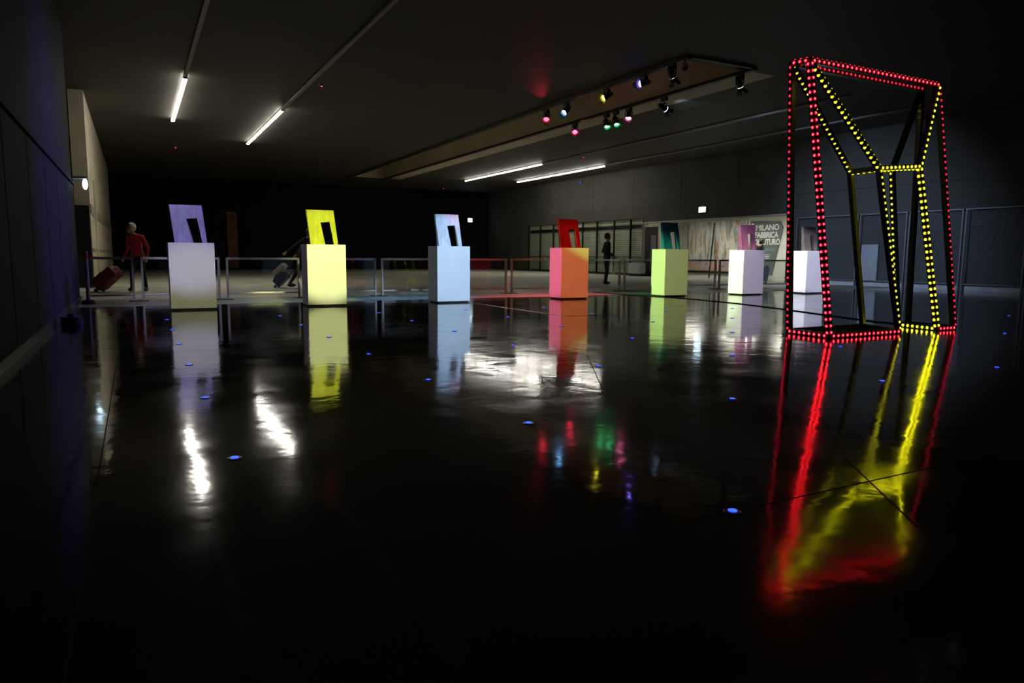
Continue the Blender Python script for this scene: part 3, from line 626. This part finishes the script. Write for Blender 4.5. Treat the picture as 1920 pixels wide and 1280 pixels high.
# ------------------------------------------------------------------ people
def person(name, loc, rz, label, top_m, leg_m, hair_m, P, group=None, height=1.68, long_top=True):
    """joints are given for a figure facing -y, 1.70 tall, with its own left on +x"""
    t = empty(name, loc, label, 'person', group, rz); t.scale = (height/1.7,)*3
    J = dict(pel=(0, 0, .93), chest=(0, 0, 1.25), neck=(0, 0, 1.43), head=(0, -.02, 1.58),
             shL=(.165, 0, 1.36), elL=(.23, .02, 1.10), haL=(.22, -.04, .86), shR=(-.165, 0, 1.36), elR=(-.23, .02, 1.10), haR=(-.22, -.04, .86),
             hiL=(.09, 0, .90), knL=(.10, -.03, .50), anL=(.10, .0, .09), hiR=(-.09, 0, .90), knR=(-.10, -.03, .50), anR=(-.10, .0, .09), look=(0, -1, 0))
    J.update(P); J = {k: Vector(v) for k, v in J.items()}
    mb = MB()
    def cap(a, b_, ra, rb): mb.cyl(a, b_, ra, rb, n=14); mb.ball(a, ra, 12, 8); mb.ball(b_, rb, 12, 8)
    # trunk as stacked ellipsoids, limbs as tapered capsules
    for k in range(9):
        u = k/8; c = J['pel'].lerp(J['chest'], u) if u < 1 else J['chest']
        wd = .155 - .02*math.sin(u*math.pi) + .012*u; mb.ball(c, (wd, .105+.012*u, .10), 16, 10)
    mb.ball(J['chest']+Vector((0, 0, .05)), (.15, .11, .10), 16, 10)
    [cap(J['neck']-Vector((0, 0, .035)), J['sh'+s_], .058, .062) for s_ in 'LR']; [cap(J['chest']+Vector((0, 0, .02)), J['sh'+s_], .09, .06) for s_ in 'LR']; cap(J['chest'], J['neck'], .085, .055); cap(J['neck'], J['head']-Vector((0, 0, .03)), .05, .05)
    lk = J['look'].normalized(); hd = J['head']; sd = lk.cross(UP).normalized()
    mb.ball(hd+Vector((0, 0, .015)), (.083, .098, .112), 16, 12); mb.ball(hd+lk*.03-Vector((0, 0, .055)), (.055, .06, .055), 12, 8)
    mb.ball(hd+lk*.10-Vector((0, 0, .012)), (.014, .014, .02), 8, 6)
    for s_ in (-1, 1): mb.ball(hd+sd*s_*.08, (.014, .018, .028), 8, 6)
    for s_ in 'LR':
        cap(J['sh'+s_], J['el'+s_], .058, .047); cap(J['el'+s_], J['ha'+s_], .047, .031)
        d = (J['ha'+s_]-J['el'+s_]).normalized(); hp = J['ha'+s_]+d*.055; sgn = 1 if s_ == 'L' else -1
        q = d.cross(Vector((sgn, 0, 0))); q = q.normalized() if q.length > .1 else d.orthogonal().normalized()
        cap(J['ha'+s_], hp, .028, .030); mb.ball(hp, (.028, .028, .036), 10, 7)
        for k in range(4):
            o = q*(k-1.5)*.019; ln = (.062, .074, .07, .055)[k]; kn = hp+o+d*.045; cap(hp+o, kn, .0105, .010); cap(kn, kn+d*ln*.55-Vector((sgn*.012, 0, 0)), .010, .008)
        cap(J['ha'+s_]+d*.02, hp-q*.045+d*.01, .012, .010); cap(hp-q*.045+d*.01, hp-q*.05+d*.045, .010, .008)
        cap(J['hi'+s_], J['kn'+s_], .092, .064); cap(J['kn'+s_], J['an'+s_], .062, .042)
        mb.ball(J['an'+s_]-Vector((0, .05, .035)), (.042, .11, .04), 12, 7)
    me = mb.mesh('body', [leg_m, top_m, M['skin']]); o = bpy.data.objects.new('body_src', me); C.objects.link(o)
    rm = o.modifiers.new('r', 'REMESH'); rm.mode = 'VOXEL'; rm.voxel_size = .011
    sm = o.modifiers.new('s', 'SMOOTH'); sm.factor = .5; sm.iterations = 2
    dg = bpy.context.evaluated_depsgraph_get(); dg.update(); me2 = bpy.data.meshes.new_from_object(o.evaluated_get(dg)); bpy.data.objects.remove(o)
    me2.materials.clear()
    for m in (leg_m, top_m, M['skin']): me2.materials.append(m)
    def seg(p, a, b_):
        ab = b_-a; u = max(0, min(1, (p-a).dot(ab)/ab.length_squared)); return (p-(a+ab*u)).length
    hem = J['pel'].z - (.07 if long_top else 0.0)
    idx = []
    for pl in me2.polygons:
        c = pl.center; mi = 0
        arm = min(seg(c, J['sh'+s_], J['el'+s_])-.03 for s_ in 'LR'); fore = min(seg(c, J['el'+s_], J['ha'+s_]) for s_ in 'LR')
        hand = min((c-(J['ha'+s_]+(J['ha'+s_]-J['el'+s_]).normalized()*.07)).length for s_ in 'LR')
        if hand < .085: mi = 2
        elif fore < .058 or arm < .045: mi = 1
        elif c.z > J['neck'].z-.005 and (c-hd).length < .24 and (c - J['neck']).xy.length < .2: mi = 2
        elif c.z > hem: mi = 1
        idx.append(mi)
    me2.polygons.foreach_set('material_index', idx); me2.polygons.foreach_set('use_smooth', [True]*len(idx))
    b_ = bpy.data.objects.new('body', me2); C.objects.link(b_); b_.parent = t
    # hair cap
    hm = MB(); hm.ball((0, 0, 0), (1, 1, 1), 22, 14); hv = []
    for v in hm.v:
        v = Vector(v); front = max(0, v.dot(lk)); r = 1+.05*noise.noise(v*3.1)
        p = hd+Vector((v.x*.103*r, v.y*.115*r, .034+v.z*.116*r)) - lk*(.018+.055*front*(1 if v.z < .55 else .35)); 
        if v.z < -.45: p.z = hd.z-.03 - .04*max(0, -v.dot(lk))
        hv.append(tuple(p))
    hm.v = hv; h = hm.obj('hair', hair_m, t, smooth=True)
    for s_ in (-1, 1): MB().ball(hd+lk*.086+sd*s_*.03+Vector((0, 0, .012)), .011, 8, 6).obj('eye', M['charcoal'], t, smooth=True)
    for s_ in 'LR':
        a = J['an'+s_]; sh = MB(); sh.ball(a-Vector((0, .05, .035)), (.05, .125, .052), 14, 9)
        sh.v = [(x, y, max(z, a.z-.088)) for x, y, z in sh.v]; sh.obj('shoe', M['shoe'], t, smooth=True)
    return t
def fit_yaw(v): return math.atan2(v.y, v.x)
CR = math.atan2(RIGHT.y, RIGHT.x)      # angle of picture-right in plan
# grey-haired walker with the maroon case, chest towards the camera, looking back at the case
person('person', (.06, 19.4, 0), CR, 'grey-haired person in a red sweater and dark trousers pulling a maroon suitcase', M['red_wool'], M['navy'], M['hair'],
       dict(chest=(-.03, -.01, 1.24), neck=(-.06, -.03, 1.42), head=(-.09, -.08, 1.55), look=(-.85, -.55, -.25), shL=(.13, 0, 1.34), shR=(-.185, -.03, 1.33), elL=(.24, .05, 1.09), haL=(.23, .0, .86),
            elR=(-.25, .05, 1.10), haR=(-.34, .0, .86), hiL=(.08, 0, .9), knL=(.12, -.02, .5), anL=(.16, .03, .09), hiR=(-.09, 0, .9), knR=(-.13, -.05, .5), anR=(-.16, -.04, .09)), height=1.64)
# striding figure half hidden by the yellow plinth: heading picture-right
person('person', (3.98, 19.6, 0), CR+math.pi/2, 'dark-clothed person walking behind the yellow plinth with a trolley', M['charcoal'], M['charcoal'], M['dark_hair'],
       dict(chest=(0, -.10, 1.22), neck=(0, -.17, 1.38), head=(0, -.24, 1.51), shL=(.17, -.13, 1.34), shR=(-.17, -.13, 1.34), elL=(.22, .08, 1.14), haL=(.20, .22, .93), elR=(-.22, .12, 1.16), haR=(-.20, .36, 1.0),
            knL=(.10, -.20, .52), anL=(.10, -.24, .09), knR=(-.10, .10, .50), anR=(-.10, .34, .13)), height=1.66)
t3 = person('person', (13.7, 19.25, 0), CR+math.pi/2+.25, 'person in navy clothes standing side-on before the shop glass', M['navy'], M['navy'], M['dark_hair'],
       dict(elL=(.22, .06, 1.10), haL=(.20, -.20, .98), elR=(-.22, .08, 1.10), haR=(-.20, -.14, .96), knL=(.09, -.04, .5), anL=(.08, .02, .09), knR=(-.08, 0, .5), anR=(-.07, .06, .09)), height=1.66)
MB().beam((-.06, -.05, 1.452), (-.225, -.01, 1.425), .022).obj('shoulder_stripe', M['cloth_stripe'], t3)
person('person', (24.3, 22.72, 0), CR+2.2, 'person in a dark jacket in front of the grey poster', M['charcoal'], M['charcoal'], M['dark_hair'],
       dict(chest=(.04, -.04, 1.22), neck=(0, -.10, 1.40), head=(-.03, -.15, 1.52), elL=(.27, -.04, 1.1), haL=(.2, -.2, .95)), height=1.76)

# ------------------------------------------------------------------ cases
def suitcase(name, loc, tilt, label, m, rz=CR, size=(.44, .26, .62), handle=.42, bag=None):
    """wheels at the origin, tilted about the wheel axle so that its top leans picture-right"""
    t = empty(name, loc, label, 'suitcase', None, rz); t.rotation_euler = (0, tilt, rz)
    w_, d_, h_ = size
    X0, X1 = .055-d_, .055
    B((X0, -w_/2, .05), (X1, w_/2, h_)).obj('shell', m, t, bevel=.035, smooth=False)
    B((X0-.03, -w_*.38, .12), (X0-.001, w_*.38, h_*.62)).obj('front_pocket', m, t, bevel=.01)
    for y in (-w_*.36, w_*.36): MB().cyl((0, y-.015, .0), (0, y+.015, .0), .04, n=14).obj('wheel', M['rubber'], t)
    MB().cyl((X1-.03, -.09, h_-.02), (X1-.03, -.09, h_+handle), .009, n=8).cyl((X1-.03, .09, h_-.02), (X1-.03, .09, h_+handle), .009, n=8).cyl((X1-.03, -.105, h_+handle), (X1-.03, .105, h_+handle), .014, n=10).obj('pull_handle', M['black'], t)
    MB().tube([(X0*.5, -.09, h_-.03), (X0*.5, -.06, h_+.04), (X0*.5, .06, h_+.04), (X0*.5, .09, h_-.03)], .01).obj('carry_handle', M['black'], t)
    if bag:
        bg = B((X0-.16, -w_*.46, h_*.45), (X0-.032, w_*.46, h_+.16)).obj('bag', bag, t, bevel=.015)
    return t
suitcase('suitcase', (-.78, 19.5, .04), .86, 'maroon soft suitcase tilted on its wheels behind the grey-haired walker', M['suit_red'], size=(.42, .27, .64), handle=.34)
suitcase('suitcase', (3.42, 20.3, .04), .80, 'black trolley case with a cream bag dragged behind the yellow plinth', M['suit_black'], size=(.40, .22, .42), handle=.45, bag=M['cream'])
suitcase('suitcase', (19.35, 17.8, .04), .10, 'grey upright case on the floor beside the lavender plinth', M['suit_grey'], size=(.42, .30, .55), handle=.03, rz=CR)
